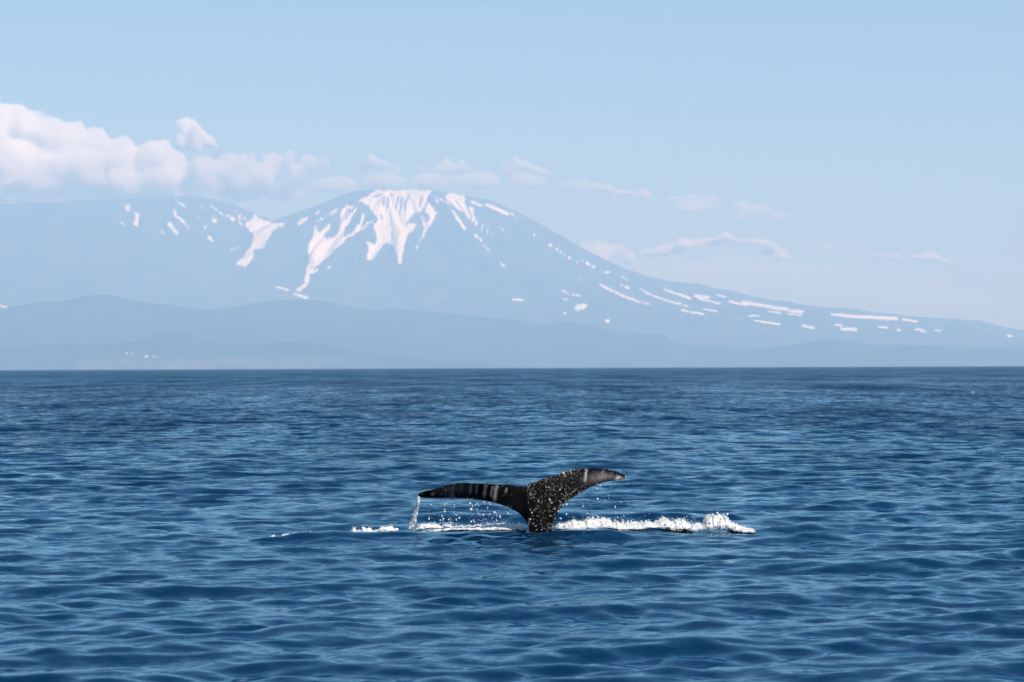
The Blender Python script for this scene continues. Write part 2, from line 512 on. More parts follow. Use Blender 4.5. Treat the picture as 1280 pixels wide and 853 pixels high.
M_rock = land_mat('volcano_rock', (0.030, 0.040, 0.034), (0.095, 0.092, 0.078), snow=True)
cols_v = np.concatenate([np.linspace(60, 335, 70)[:-1], np.linspace(335, 1215, 640), np.linspace(1215, 1750, 90)[1:]])
drows = np.concatenate([np.linspace(-2600, 0, 10)[:-1], np.linspace(0, 1, 200) ** 1.25 * 12300])
cone('volcano', 42000.0, 498,
     [(498, 239), (470, 239.5), (440, 241), (425, 246), (400, 258), (375, 268.5), (345, 279), (320, 292), (280, 316), (240, 337), (180, 362), (100, 390), (0, 418), (-150, 440)],
     [(498, 239), (540, 240), (560, 242), (590, 248), (620, 256), (645, 266), (670, 280), (700, 298), (730, 315), (760, 331), (790, 345), (820, 355), (850, 361), (880, 363), (900, 368), (950, 377), (1000, 384), (1050, 391), (1100, 395), (1140, 399), (1170, 402), (1188, 407), (1215, 404), (1245, 412), (1290, 419), (1400, 430), (1650, 452)],
     cols_v, drows, None, 150.0, 21, 'broad hazy volcano streaked with snow, its long flank running far down to the sea')
cols_m = np.concatenate([np.linspace(-420, -60, 60)[:-1], np.linspace(-60, 400, 300), np.linspace(400, 520, 20)[1:]])
drows2 = np.concatenate([np.linspace(-2600, 0, 8)[:-1], np.linspace(0, 1, 130) ** 1.2 * 11500])
cone('mountain', 43500.0, 205,
     [(205, 249), (175, 250), (150, 253), (110, 259), (60, 263), (0, 266), (-80, 276), (-200, 300), (-400, 350), (-700, 420)],
     [(205, 249), (245, 250), (272, 251), (295, 257), (320, 268.5), (345, 279), (375, 296), (420, 318), (500, 350), (620, 390), (800, 440)],
     cols_m, drows2, None, 170.0, 33, 'hazy mountain with scattered snow patches, its top under the cloud bank')


def ridge_hills(name, Y0, sky_pts, W, cols, amp_n, seed, mat, label, cliff=None):
    pts = np.array(sky_pts, float)
    x0 = np.linspace(pts[0, 0], pts[-1, 0], cols)
    y0 = np.interp(x0, pts[:, 0], pts[:, 1])
    kern = np.ones(5) / 5
    y0 = np.convolve(np.pad(y0, 2, mode='edge'), kern, 'valid')
    Xs, _, Zs = P(x0, y0, Y0)
    base = -Y0 ** 2 / (2 * EARTH) - 60
    rows = np.concatenate([np.linspace(-1, 0, 34) ** 3 * 0 + np.linspace(-1, 0, 34), np.linspace(0.12, 1, 8)])
    n = VN(seed)
    X = np.repeat(Xs[None], len(rows), 0)
    Y = Y0 + np.repeat(rows[:, None], cols, 1) * W
    t = np.abs(rows)[:, None]
    prof = np.cos(np.clip(t, 0, 1) * math.pi / 2) ** 1.25
    spur = n.fbm(X / (W * 0.55) + 3, Y / (W * 0.8), 4)
    hh = (Zs[None] - base) * np.clip(prof * (1 + (spur - 0.5) * 1.15 * np.sin(np.clip(t, 0, 1) * math.pi)), 0, 1)
    Z = base + hh + (n.fbm(X / 220, Y / 220, 4) - 0.5) * amp_n * (0.3 + 0.7 * np.clip(t * 4, 0, 1))
    X = X * (Y / Y0) ** 0.5
    me = mesh_np(name, np.stack([X, Y, Z], -1).reshape(-1, 3), grid_faces(*X.shape))
    if cliff:
        px, py = project(X, Y, Z)
        c = smooth01(cliff[2], cliff[3], py) * smooth01(cliff[0], cliff[0] + 14, px) * (1 - smooth01(cliff[1] - 200, cliff[1], px))
        c = c * smooth01(0.38, 0.62, n.fbm(px / 7, py / 5, 4))
        fattr(me, 'cliff', c * 0.6)
    o = link(name, me, mat)
    tag(o, label, kind='structure')
    return o


M_hill = land_mat('forest_hill', (0.022, 0.040, 0.026), (0.05, 0.07, 0.045))
M_head = land_mat('headland', (0.024, 0.042, 0.03), (0.055, 0.072, 0.05), cliff=True)
ridge_hills('hills', 29500.0,
            [(-260, 402), (-120, 398), (0, 390), (30, 386), (60, 381), (90, 380), (120, 375), (145, 373), (170, 377), (200, 382), (222, 383), (250, 387), (262, 388), (290, 384), (320, 379), (350, 375), (380, 375), (410, 377), (430, 383), (455, 388), (500, 386), (540, 390), (580, 394), (620, 399), (655, 401), (680, 409), (700, 402), (720, 402), (745, 410), (770, 415), (800, 417), (825, 421), (845, 432), (860, 433), (900, 434), (940, 438), (980, 444), (1050, 452), (1150, 464)],
            3600, 620, 60, 41, M_hill, 'long ridge of dark hazy hills along the far shore')
ridge_hills('low_hills', 28500.0,
            [(780, 466), (850, 446), (920, 438), (960, 436), (1000, 430), (1030, 425), (1060, 427), (1085, 432), (1120, 432), (1200, 434), (1280, 436), (1400, 440), (1600, 452)],
            2200, 420, 40, 42, M_hill, 'low dark hazy hills under the long flank of the volcano')
ridge_hills('headland', 24500.0,
            [(-260, 440), (-100, 436), (0, 434), (60, 432), (85, 431), (110, 430), (150, 429), (190, 424), (202, 417), (213, 414.5), (226, 415), (240, 421), (270, 429), (300, 432), (340, 430), (380, 427), (410, 432), (450, 440), (500, 446), (560, 452), (640, 458), (720, 466)],
            1500, 420, 26, 43, M_head, 'low hazy headland with pale cliffs on the far shore', cliff=(88, 520, 440, 456))

# ------------------------------------------------------------------ buildings on the headland
M_white = simple_mat('white_wall', (0.8, 0.8, 0.78), 0.8, 0.2)
M_roof = simple_mat('grey_roof', (0.35, 0.33, 0.32), 0.8, 0.2)


def house(px, py, wdt, hgt, label):
    x, y, z = [float(v) for v in P(px, py, 23050.0)]
    e = bpy.data.objects.new('house', None); col.objects.link(e); e.location = (x, y, z - hgt)
    tag(e, label, 'house', 'white houses on the headland')
    bm = bmesh.new()
    bmesh.ops.create_cube(bm, size=1, matrix=Matrix.Translation((0, 0, hgt * .5)) @ Matrix.Diagonal((wdt, 14, hgt, 1)))
    me = bpy.data.meshes.new('wall'); bm.to_mesh(me); bm.free(); link('wall', me, M_white, e)
    w2 = wdt / 2 + .6
    v = [(-w2, -8, hgt), (w2, -8, hgt), (w2, 8, hgt), (-w2, 8, hgt), (-w2, 0, hgt + 5), (w2, 0, hgt + 5)]
    me = bpy.data.meshes.new('roof'); me.from_pydata(v, [], [(0, 1, 5, 4), (2, 3, 4, 5), (0, 4, 3), (1, 2, 5), (3, 2, 1, 0)])
    link('roof', me, M_roof, e)


house(159, 441, 16, 13, 'white house higher up the headland, larger of the upper pair')
house(165, 441.3, 10, 9, 'white house higher up the headland, smaller of the upper pair')
house(183, 444.5, 24, 18, 'largest white house on the hazy headland')
house(192, 445, 12, 11, 'small white house beside the largest one on the headland')
house(197, 446, 9, 8, 'tiny white house at the end of the row on the headland')

# ------------------------------------------------------------------ haze
TOP = 2720.0
bm = bmesh.new()
bmesh.ops.create_cube(bm, size=1)
me = bpy.data.meshes.new('haze')
zb = min((o.matrix_world @ Vector(c)).z for o in sc.objects if o.type == 'MESH' for c in o.bound_box) - 1.0
print('haze bottom', zb, 'top of land', max(c[2] for o in sc.objects if o.type == 'MESH' for c in o.bound_box))
for v in bm.verts:
    v.co = (-34500 if v.co.x < 0 else 34500, -33000 if v.co.y < 0 else 47500, zb if v.co.z < 0 else TOP)
bm.to_mesh(me); bm.free()
mh = bpy.data.materials.new('haze_air'); mh.use_nodes = True
mh.node_tree.nodes.clear()
ho = mh.node_tree.nodes.new('ShaderNodeOutputMaterial')
hv = mh.node_tree.nodes.new('ShaderNodeVolumePrincipled')
hv.inputs['Color'].default_value = (0.38, 0.66, 1.0, 1)
hv.inputs['Absorption Color'].default_value = (0.62, 0.55, 1, 1)
hv.inputs['Density'].default_value = 6.2e-5
hv.inputs['Anisotropy'].default_value = 0.0
mh.node_tree.links.new(hv.outputs[0], ho.inputs['Volume'])
hz = link('haze', me, mh)
tag(hz, 'pale blue haze in the air over the sea and mountains', 'haze', kind='stuff')

# ------------------------------------------------------------------ clouds
def cloud_mat(name, dens):
    m = bpy.data.materials.new(name); m.use_nodes = True
    m.node_tree.nodes.clear()
    o = m.node_tree.nodes.new('ShaderNodeOutputMaterial')
    v = m.node_tree.nodes.new('ShaderNodeVolumePrincipled')
    v.inputs['Color'].default_value = (1.0, 1.0, 1.0, 1)
    v.inputs['Density'].default_value = dens
    v.inputs['Anisotropy'].default_value = 0.0
    m.node_tree.links.new(v.outputs[0], o.inputs['Volume'])
    return m


def cloud(blobs, Y, dens, label, voxel=48.0, rough=1.0, depth=1.0, squash=1.0, group=None, cid=0):
    bm = bmesh.new()
    rr_ = random.Random(cid)
    for b in blobs:
        px, py, r = b[0], b[1], b[2]
        sx = (b[3] if len(b) > 3 else 1.0) * (1.45 if squash < 1 else 1.0)
        yy = Y + rr_.uniform(-1, 1) * r * Y / FPX * 0.8 * depth
        x, y, z = [float(v) for v in P(px, py, yy)]
        R = r * Y / FPX
        bmesh.ops.create_icosphere(bm, subdivisions=3, radius=1,
                                   matrix=Matrix.Translation((x, y, z)) @ Matrix.Diagonal((R * sx, R * depth, R * squash, 1)))
        for k in range(6):
            a1, a2 = rr_.uniform(0, 2 * math.pi), rr_.uniform(-0.5, 1.3)
            q = R * rr_.uniform(0.16, 0.46)
            ox = math.cos(a1) * math.cos(a2) * R * sx * 0.92; oy = -abs(math.sin(a1)) * math.cos(a2) * R * depth * 0.92; oz = math.sin(a2) * R * squash * 0.85
            bmesh.ops.create_icosphere(bm, subdivisions=2, radius=1, matrix=Matrix.Translation((x + ox, y + oy, z + oz)) @ Matrix.Diagonal((q * min(sx, 1.6), q, q, 1)))
    me = bpy.data.meshes.new('tmp'); bm.to_mesh(me); bm.free()
    o = bpy.data.objects.new('tmp', me); col.objects.link(o)
    rm = o.modifiers.new('r', 'REMESH'); rm.mode = 'VOXEL'; rm.voxel_size = voxel
    dg = bpy.context.evaluated_depsgraph_get()
    m2 = bpy.data.meshes.new_from_object(o.evaluated_get(dg))
    bpy.data.objects.remove(o); bpy.data.meshes.remove(me)
    n = len(m2.vertices)
    co = np.empty(n * 3, np.float32); m2.vertices.foreach_get('co', co); co = co.reshape(-1, 3)
    nr = np.empty(n * 3, np.float32); m2.vertices.foreach_get('normal', nr); nr = nr.reshape(-1, 3)
    d = np.empty(n)
    for i in range(n):
        p = Vector(co[i] / 420.0)
        q = p + mn.noise_vector(p * 0.6) * 0.5
        f = abs(mn.noise(q)) * 1.1 + abs(mn.noise(q * 2.1)) * 0.55 + abs(mn.noise(q * 4.3)) * 0.30 + abs(mn.noise(q * 8.9)) * 0.17
        d[i] = f - 0.55
    co = co + nr * (d * 190.0 * rough)[:, None]
    m2.vertices.foreach_set('co', co.astype(np.float32).ravel()); m2.update()
    m2.name = 'cloud'
    ob = link('cloud', m2, cloud_mat('cloud_vapour', dens))
    tag(ob, label, 'cloud', group)
    return ob


cloud([(-90, 190, 55), (-40, 200, 48), (-30, 152, 26), (2, 150, 23), (22, 150, 20), (42, 158, 20), (66, 164, 20), (92, 172, 22), (118, 174, 18), (70, 192, 28), (45, 215, 30), (-10, 222, 30), (98, 205, 28), (130, 186, 14), (150, 193, 22), (122, 215, 28), (168, 203, 18), (197, 196, 24), (200, 220, 26), (218, 203, 17), (160, 228, 26), (20, 242, 24), (70, 242, 22), (110, 243, 22), (205, 240, 18), (-60, 240, 30), (34, 182, 22), (22, 205, 26), (75, 215, 26), (0, 250, 18), (45, 252, 17), (90, 252, 16), (135, 250, 16), (170, 249, 15), (225, 245, 15), (185, 232, 18), (235, 222, 14)],
      62000, 0.008, 'large billowing cumulus bank hiding the top of the patchy mountain', cid=1)
cloud([(236, 166, 15), (248, 170, 13), (260, 176, 10), (230, 180, 11), (246, 184, 10)], 60000, 0.013,
      'small round white cumulus puff standing above the cloud bank', cid=2, voxel=38)
cloud([(250, 214, 20), (285, 208, 17), (310, 205, 14), (340, 203, 15), (362, 198, 9), (388, 203, 12), (402, 208, 8), (330, 220, 16), (300, 226, 16), (370, 216, 13), (270, 232, 16), (240, 236, 16)],
      61000, 0.006, 'pale ragged cloud joining the cumulus bank to the volcano', cid=3, voxel=45)
cloud([(300, 240, 14, 2.2), (360, 240, 13, 2.5), (420, 232, 13, 2.2), (480, 226, 12, 2.5), (540, 226, 12, 2.4), (600, 226, 12, 2.4), (660, 226, 11, 2.4), (715, 232, 8, 2.2)],
      61500, 0.0060, 'thin grey cloud layer lying across the volcano summit', cid=4, voxel=55, rough=0.6)
cloud([(466, 200, 10), (454, 207, 8), (480, 208, 9), (494, 211, 7)], 59000, 0.008, 'small cloud puff over the saddle-side edge of the volcano summit', cid=5, voxel=60, rough=.8)
cloud([(560, 208, 10), (546, 211, 8), (576, 209, 9), (588, 212, 6), (530, 213, 6)], 59000, 0.008, 'small cloud puff right above the middle of the volcano summit snow', cid=6, voxel=60, rough=.8)
cloud([(645, 203, 9), (656, 207, 8.5), (668, 212, 7.5), (680, 216, 6), (634, 209, 8)], 59000, 0.012, 'bright slanting cloud puff over the upper end of the long volcano flank', cid=7, voxel=55, rough=.8)
cloud([(720, 223, 5), (728, 228, 6), (740, 232, 6), (756, 236, 7), (778, 241, 7, 1.5), (800, 243, 7, 1.5)], 60000, 0.0174, 'faint ragged wisp trailing off past the volcano', cid=8, squash=.7, voxel=55, rough=.7)
cloud([(845, 248, 6, 2), (868, 247, 6, 1.6), (885, 250, 6, 1.6), (870, 260, 8, 3)], 60000, 0.0138, 'faint flat cloud wisp high over the long flank of the volcano', cid=9, squash=.7, voxel=55, rough=.7)
cloud([(925, 256, 7, 1.6), (950, 262, 9, 1.5), (972, 268, 7, 1.6), (935, 270, 7, 3)], 60000, 0.0112, 'faint bluish cloud wisp at the end of the high row', cid=10, squash=.7, voxel=55, rough=.7)
cloud([(728, 312, 10), (750, 312, 11), (768, 314, 11), (785, 322, 12), (740, 325, 16)], 60000, 0.0097, 'soft pinkish cloud touching the long slope of the volcano', cid=11, voxel=70)
cloud([(818, 316, 9, 1.5), (838, 308, 9, 1.4), (860, 304, 9, 1.5), (885, 302, 8, 1.6), (908, 299, 8, 1.4), (930, 303, 8, 1.5), (955, 305, 9, 1.4), (970, 315, 8, 1.5), (985, 322, 7, 1.6)],
      60000, 0.0187, 'long low pinkish cloud arching above the long snow-streaked flank', cid=12, squash=.7, voxel=65, rough=.8)
cloud([(1000, 307, 4, 2), (1028, 307, 5, 2), (1045, 312, 4, 2.4)], 60000, 0.0195, 'short thin cloud streak between the low cloud and the end puffs', cid=13, squash=.7, voxel=45, rough=.5)
cloud([(1085, 318, 6, 1.5), (1102, 319, 7, 1.4), (1115, 323, 6, 1.6)], 60000, 0.0176, 'small pink cloud puff, first of the pair above the low hills', cid=14, squash=.7, voxel=50, rough=.6)
cloud([(1142, 321, 5, 1.5), (1158, 322, 7, 1.5), (1174, 325, 6, 1.6), (1195, 330, 3.5, 3), (1212, 332, 3, 3)], 60000, 0.0237, 'brighter pink cloud puff trailing a thin tail above the low hills', cid=15, squash=.7, voxel=45, rough=.5)
cloud([(720, 350, 26, 2.4), (820, 345, 30, 2.4), (920, 350, 32, 2.4), (1020, 358, 30, 2.4), (1120, 366, 28, 2.4), (1200, 380, 22, 2.4)],
      64000, 0.0010, 'broad faint veil of cloud low behind the long flank of the volcano', cid=16, voxel=140, rough=.6)

# ------------------------------------------------------------------ whale
WS = 4.2667
def wp(cx, cy, dep):
    x, y, z = P(500 + np.asarray(cx) / WS, 570 + np.asarray(cy) / WS, D_W)
    s = 1 + dep / D_W
    return x * s, y * s, CAM_H + (z - CAM_H) * s


SEC = [(91, 207, 93, 211), (110, 197, 108, 221), (130, 189, 128, 225), (180, 178, 180, 227), (230, 160, 240, 226), (290, 148, 300, 226), (350, 144, 360, 229),
       (420, 148, 430, 236), (490, 151, 495, 248), (550, 153, 550, 265), (600, 156, 600, 286), (630, 158, 640, 311),
       (645, 160, 668, 343), (655, 163, 692, 378), (660, 164, 702, 412), (663, 166, 700, 500), (668, 167, 725, 560),
       (672, 165, 757, 575), (678, 157, 785, 560), (685, 150, 812, 500), (700, 145, 808, 412), (730, 135, 815, 370),
       (770, 122, 830, 330), (810, 110, 850, 290), (850, 98, 870, 260), (895, 84, 905, 233), (950, 72, 960, 200),
       (1010, 68, 1015, 168), (1070, 69, 1075, 145), (1130, 78, 1130, 134), (1170, 90, 1172, 129), (1193, 102, 1190, 125), (1203, 112, 1201, 116)]
S = np.array(SEC, float)
NS, NT = 300, 34
u0 = np.linspace(0, 1, len(S))
seglen = np.hypot(np.diff(S[:, 0] + S[:, 2]), np.diff(S[:, 1] + S[:, 3])) + 14
u0 = np.concatenate([[0], np.cumsum(seglen)]); u0 /= u0[-1]
us = np.linspace(0, 1, NS)


def cr(x, xp, fp):
    """monotone-ish cubic through points"""
    d = np.gradient(fp, xp)
    i = np.clip(np.searchsorted(xp, x) - 1, 0, len(xp) - 2)
    h = xp[i + 1] - xp[i]; t = (x - xp[i]) / h
    return ((1 + 2 * t) * (1 - t) ** 2 * fp[i] + t * (1 - t) ** 2 * h * d[i]
            + t * t * (3 - 2 * t) * fp[i + 1] + t * t * (t - 1) * h * d[i + 1])


tx, ty, bx_, by_ = [cr(us, u0, S[:, k]) for k in range(4)]
# ragged trailing edge
ty = ty + (vn1.fbm(us * 60, us * 0 + 2, 3) - 0.5) * 7 * np.sin(np.pi * us) ** 0.5
midx = (tx + bx_) / 2
side = (midx - 690) / 420.0                                   # -1 left lobe .. +1 right lobe
lean = np.where(side < 0, -0.34 * smooth01(0.05, 0.7, -side), 0.20 * smooth01(0.08, 0.7, side)) * np.where(np.abs(side) > 1.1, 0.5, 1)
sweep = np.where(side < 0, -0.22 * side ** 2, 0.10 * side ** 2)   # tips bend towards / away from the camera
chord = np.hypot(tx - bx_, ty - by_) / WS / 64.5
thick = np.clip(0.022 + 0.13 * chord, 0.012, 0.21) * smooth01(0, 0.03, us) ** .5 * smooth01(0, 0.03, 1 - us) ** .5
tt = (1 - np.cos(np.linspace(0, math.pi, NT))) / 2
shape = (tt ** 0.75) * np.sqrt(np.clip(1 - tt, 0, 1)); shape /= shape.max()
CX = tx[:, None] * (1 - tt) + bx_[:, None] * tt
CY = ty[:, None] * (1 - tt) + by_[:, None] * tt
curve = np.sin(tt * math.pi)[None] * 0.04
DM = lean[:, None] * (1 - tt)[None] + sweep[:, None] + curve * (np.abs(side)[:, None] < 1)
bump = (vn2.fbm(CX / 14, CY / 14, 3) - 0.5) * 0.012
front = np.stack(wp(CX, CY, DM - thick[:, None] * shape + bump * (shape > .02)), -1)
backf = np.stack(wp(CX, CY, DM + thick[:, None] * shape), -1)
# closed ring per section: front t 0..1, back t 1..0
ring = np.concatenate([front, backf[:, -2:0:-1]], 1)
nring = ring.shape[1]
ii = np.arange(NS - 1)[:, None] * nring + np.arange(nring)[None]
jj = np.arange(NS - 1)[:, None] * nring + (np.arange(nring) + 1)[None] % nring
wf = np.stack([ii, jj, jj + nring, ii + nring], -1).reshape(-1, 4)
wco = ring.reshape(-1, 3)
origin = np.array([float(wp(757, 412, 0)[0]), D_W, 0.0])
wme = mesh_np('humpback_whale', wco - origin, wf)
bm = bmesh.new(); bm.from_mesh(wme)
for base in (0, (NS - 1) * nring):
    bm.verts.ensure_lookup_table()
    bm.faces.new([bm.verts[base + k] for k in range(nring)])
bmesh.ops.recalc_face_normals(bm, faces=bm.faces)
for f in bm.faces: f.smooth = True
bm.to_mesh(wme); bm.free()
# pale marks: vertical scars and broad grey patches on the left lobe, white scuffs near the right tip
rc = np.concatenate([CX, CX[:, -2:0:-1]], 1); ry = np.concatenate([CY, CY[:, -2:0:-1]], 1)
px_, py_ = 500 + rc / WS, 570 + ry / WS
pale = np.zeros(rc.shape)
tpos = np.concatenate([tt, tt[-2:0:-1]])[None]
for x, wd, t0, t1, s in [(566.5, 1.5, .05, .98, .8), (577, 1.2, .08, .5, .6), (587.5, 1.7, .0, .7, .85), (595, 1.5, .05, .65, .7), (606, 1.5, .05, .85, .8),
                         (614.5, 1.0, .1, .75, .6), (619.5, 1.9, .05, .95, .85), (632, 1.0, .15, .4, .6), (541, 1.8, .35, .75, .6), (731.5, 1.5, .02, .62, .95),
                         (552, 1.2, .2, .8, .45), (753, 1.6, .1, .5, .35)]:
    xx = px_ + (tpos - .5) * 3.0 + (vn3(py_ / 3, px_ / 9) - .5) * 1.4
    pale = np.maximum(pale, s * np.exp(-((xx - x) / wd) ** 2) * smooth01(t0 - .05, t0 + .08, tpos) * (1 - smooth01(t1 - .1, t1 + .05, tpos)))
pale = np.maximum(pale, .30 * np.exp(-((px_ - 558) / 8) ** 2) * np.exp(-((tpos - .45) / .28) ** 2))
pale = np.maximum(pale, .26 * np.exp(-((px_ - 572) / 14) ** 2) * np.exp(-((tpos - .35) / .25) ** 2))
pale = np.maximum(pale, .34 * np.exp(-((px_ - 752) / 16) ** 2) * np.exp(-((tpos - .55) / .25) ** 2))
pale = np.maximum(pale, .95 * np.exp(-((px_ - 773) / 4) ** 2) * smooth01(.3, .7, tpos))
fattr(wme, 'pale', pale * (0.65 + 0.7 * vn1.fbm(px_ / 1.6, py_ / 2.2, 3)))
mw, nt, N, L, b = new_mat('whale_skin')
at = N.new('ShaderNodeAttribute'); at.attribute_name = 'pale'
tn = N.new('ShaderNodeTexNoise'); tn.inputs['Scale'].default_value = 14; tn.inputs['Detail'].default_value = 5
rp = N.new('ShaderNodeValToRGB')
rp.color_ramp.elements[0].color = (0.0012, 0.0012, 0.0014, 1); rp.color_ramp.elements[1].color = (0.004, 0.004, 0.0045, 1)
L.new(tn.outputs['Fac'], rp.inputs[0])
mx = N.new('ShaderNodeMix'); mx.data_type = 'RGBA'
L.new(at.outputs['Fac'], mx.inputs['Factor']); L.new(rp.outputs[0], mx.inputs['A'])
mx.inputs['B'].default_value = (0.30, 0.29, 0.285, 1)
L.new(mx.outputs['Result'], b.inputs['Base Color'])
b.inputs['Roughness'].default_value = 0.45
b.inputs['IOR'].default_value = 1.36
b.inputs['Specular IOR Level'].default_value = 0.04
bp = N.new('ShaderNodeBump'); bp.inputs['Strength'].default_value = 0.35; bp.inputs['Distance'].default_value = 0.02
L.new(tn.outputs['Fac'], bp.inputs['Height']); L.new(bp.outputs[0], b.inputs['Normal'])
whale = link('humpback_whale', wme, mw)
whale.location = origin
tag(whale, 'black humpback whale tail fluke raised above the water, scarred and beaded with drops', 'whale')


def blobs_mesh(name, centers, radii, flat=None, sub=1, normals=None):
    """many small lumpy balls as one mesh"""
    bm = bmesh.new(); bmesh.ops.create_icosphere(bm, subdivisions=sub, radius=1)
    bv = np.array([v.co[:] for v in bm.verts]); bf = np.array([[v.index for v in f.verts] for f in bm.faces]); bm.free()
    n = len(centers)
    sc3 = np.asarray(radii)[:, None, None] * (1 + 0.35 * (rng.random((n, 1, 3)) - 0.5))
    if flat is not None: sc3 = sc3 * np.array(flat)[None, None]
    jit = 1 + 0.3 * (rng.random((n, len(bv), 1)) - 0.5)
    co = (bv[None] * jit * sc3 + np.asarray(centers)[:, None]).reshape(-1, 3)
    fc = (bf[None] + (np.arange(n) * len(bv))[:, None, None]).reshape(-1, 3)
    return mesh_np(name, co, fc)


# water beads clinging to the right lobe and the stem
cand = []
while len(cand) < 900:
    i = rng.integers(NS); k = rng.integers(2, NT - 1)
    x, y = 500 + CX[i, k] / WS, 570 + CY[i, k] / WS
    if y > 668: continue
    dens = 0.0
    if x > 659:
        dens = 1.0 if x < 708 else max(0.10, 1.0 - (x - 708) / 38)
        if x < 662: dens *= .5
    elif 512 < x < 640: dens = 0.035
    if rng.random() > dens * (0.35 + 1.1 * vn2(x / 6, y / 6)): continue
    cand.append(front[i, k] + np.array([0, -0.004, 0]) + rng.normal(0, .006, 3) * (1, 0, 1))
cand = np.array(cand)
rad = np.exp(rng.normal(math.log(0.0095), 0.45, len(cand))).clip(0.006, 0.032)
md, nt, N, L, b = new_mat('water_beads')
geo = N.new('ShaderNodeNewGeometry')
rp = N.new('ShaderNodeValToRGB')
for p_, c_ in [(0.0, (.012, .012, .013)), (.5, (.05, .045, .043)), (.8, (.15, .135, .125)), (.95, (.5, .47, .45)), (.985, (.45, .30, .05)), (.995, (.2, .42, .2))]:  # pale, yellow and green tones paint sun glints onto some drops
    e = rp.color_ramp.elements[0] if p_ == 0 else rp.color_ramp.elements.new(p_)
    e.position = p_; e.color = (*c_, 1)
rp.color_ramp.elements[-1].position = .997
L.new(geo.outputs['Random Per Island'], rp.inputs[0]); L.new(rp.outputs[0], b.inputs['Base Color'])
b.inputs['Roughness'].default_value = 0.3
b.inputs['Specular IOR Level'].default_value = 0.25
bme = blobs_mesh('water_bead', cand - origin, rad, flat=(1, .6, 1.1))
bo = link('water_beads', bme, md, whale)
tag(bo, kind='stuff')

# ------------------------------------------------------------------ foam, splash and spray
mf, nt, N, L, b = new_mat('foam_white')
tn = N.new('ShaderNodeTexNoise'); tn.inputs['Scale'].default_value = 11; tn.inputs['Detail'].default_value = 6
geo = N.new('ShaderNodeNewGeometry'); L.new(geo.outputs['Position'], tn.inputs['Vector'])
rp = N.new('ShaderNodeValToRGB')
rp.color_ramp.elements[0].position = .3; rp.color_ramp.elements[0].color = (.40, .46, .50, 1)  # bluish shade of the hollows put into the foam colour
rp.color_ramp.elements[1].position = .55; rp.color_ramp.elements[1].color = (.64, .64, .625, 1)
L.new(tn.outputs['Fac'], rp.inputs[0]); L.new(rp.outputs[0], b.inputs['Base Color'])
b.inputs['Roughness'].default_value = 0.7
b.inputs['Subsurface Weight'].default_value = 0.25
b.inputs['Subsurface Radius'].default_value = (.05, .05, .05)
bp = N.new('ShaderNodeBump'); bp.inputs['Strength'].default_value = 0.35; bp.inputs['Distance'].default_value = 0.03
L.new(tn.outputs['Fac'], bp.inputs['Height']); L.new(bp.outputs[0], b.inputs['Normal'])
# froth thins out to bubbles and gaps where its cover is low
at = N.new('ShaderNodeAttribute'); at.attribute_name = 'cover'
mp = N.new('ShaderNodeMapping'); mp.inputs['Scale'].default_value = (9, 9, 26)
L.new(geo.outputs['Position'], mp.inputs['Vector'])
t3 = N.new('ShaderNodeTexNoise'); t3.inputs['Scale'].default_value = 1.0; t3.inputs['Detail'].default_value = 6; t3.inputs['Roughness'].default_value = .65
L.new(mp.outputs[0], t3.inputs['Vector'])
sb = N.new('ShaderNodeMath'); sb.operation = 'MULTIPLY_ADD'; sb.inputs[1].default_value = -1.6; sb.inputs[2].default_value = 0.8
L.new(t3.outputs['Fac'], sb.inputs[0])
sm = N.new('ShaderNodeMath'); sm.operation = 'ADD'
L.new(at.outputs['Fac'], sm.inputs[0]); L.new(sb.outputs[0], sm.inputs[1])
mr = N.new('ShaderNodeMapRange'); mr.inputs['From Min'].default_value = .22; mr.inputs['From Max'].default_value = .62
L.new(sm.outputs[0], mr.inputs['Value'])
L.new(mr.outputs[0], b.inputs['Alpha'])
mdrop, nt, N, L, b = new_mat('spray_drop')
b.inputs['Base Color'].default_value = (.82, .86, .9, 1); b.inputs['Roughness'].default_value = .08; b.inputs['IOR'].default_value = 1.33
b.inputs['Transmission Weight'].default_value = 0.25


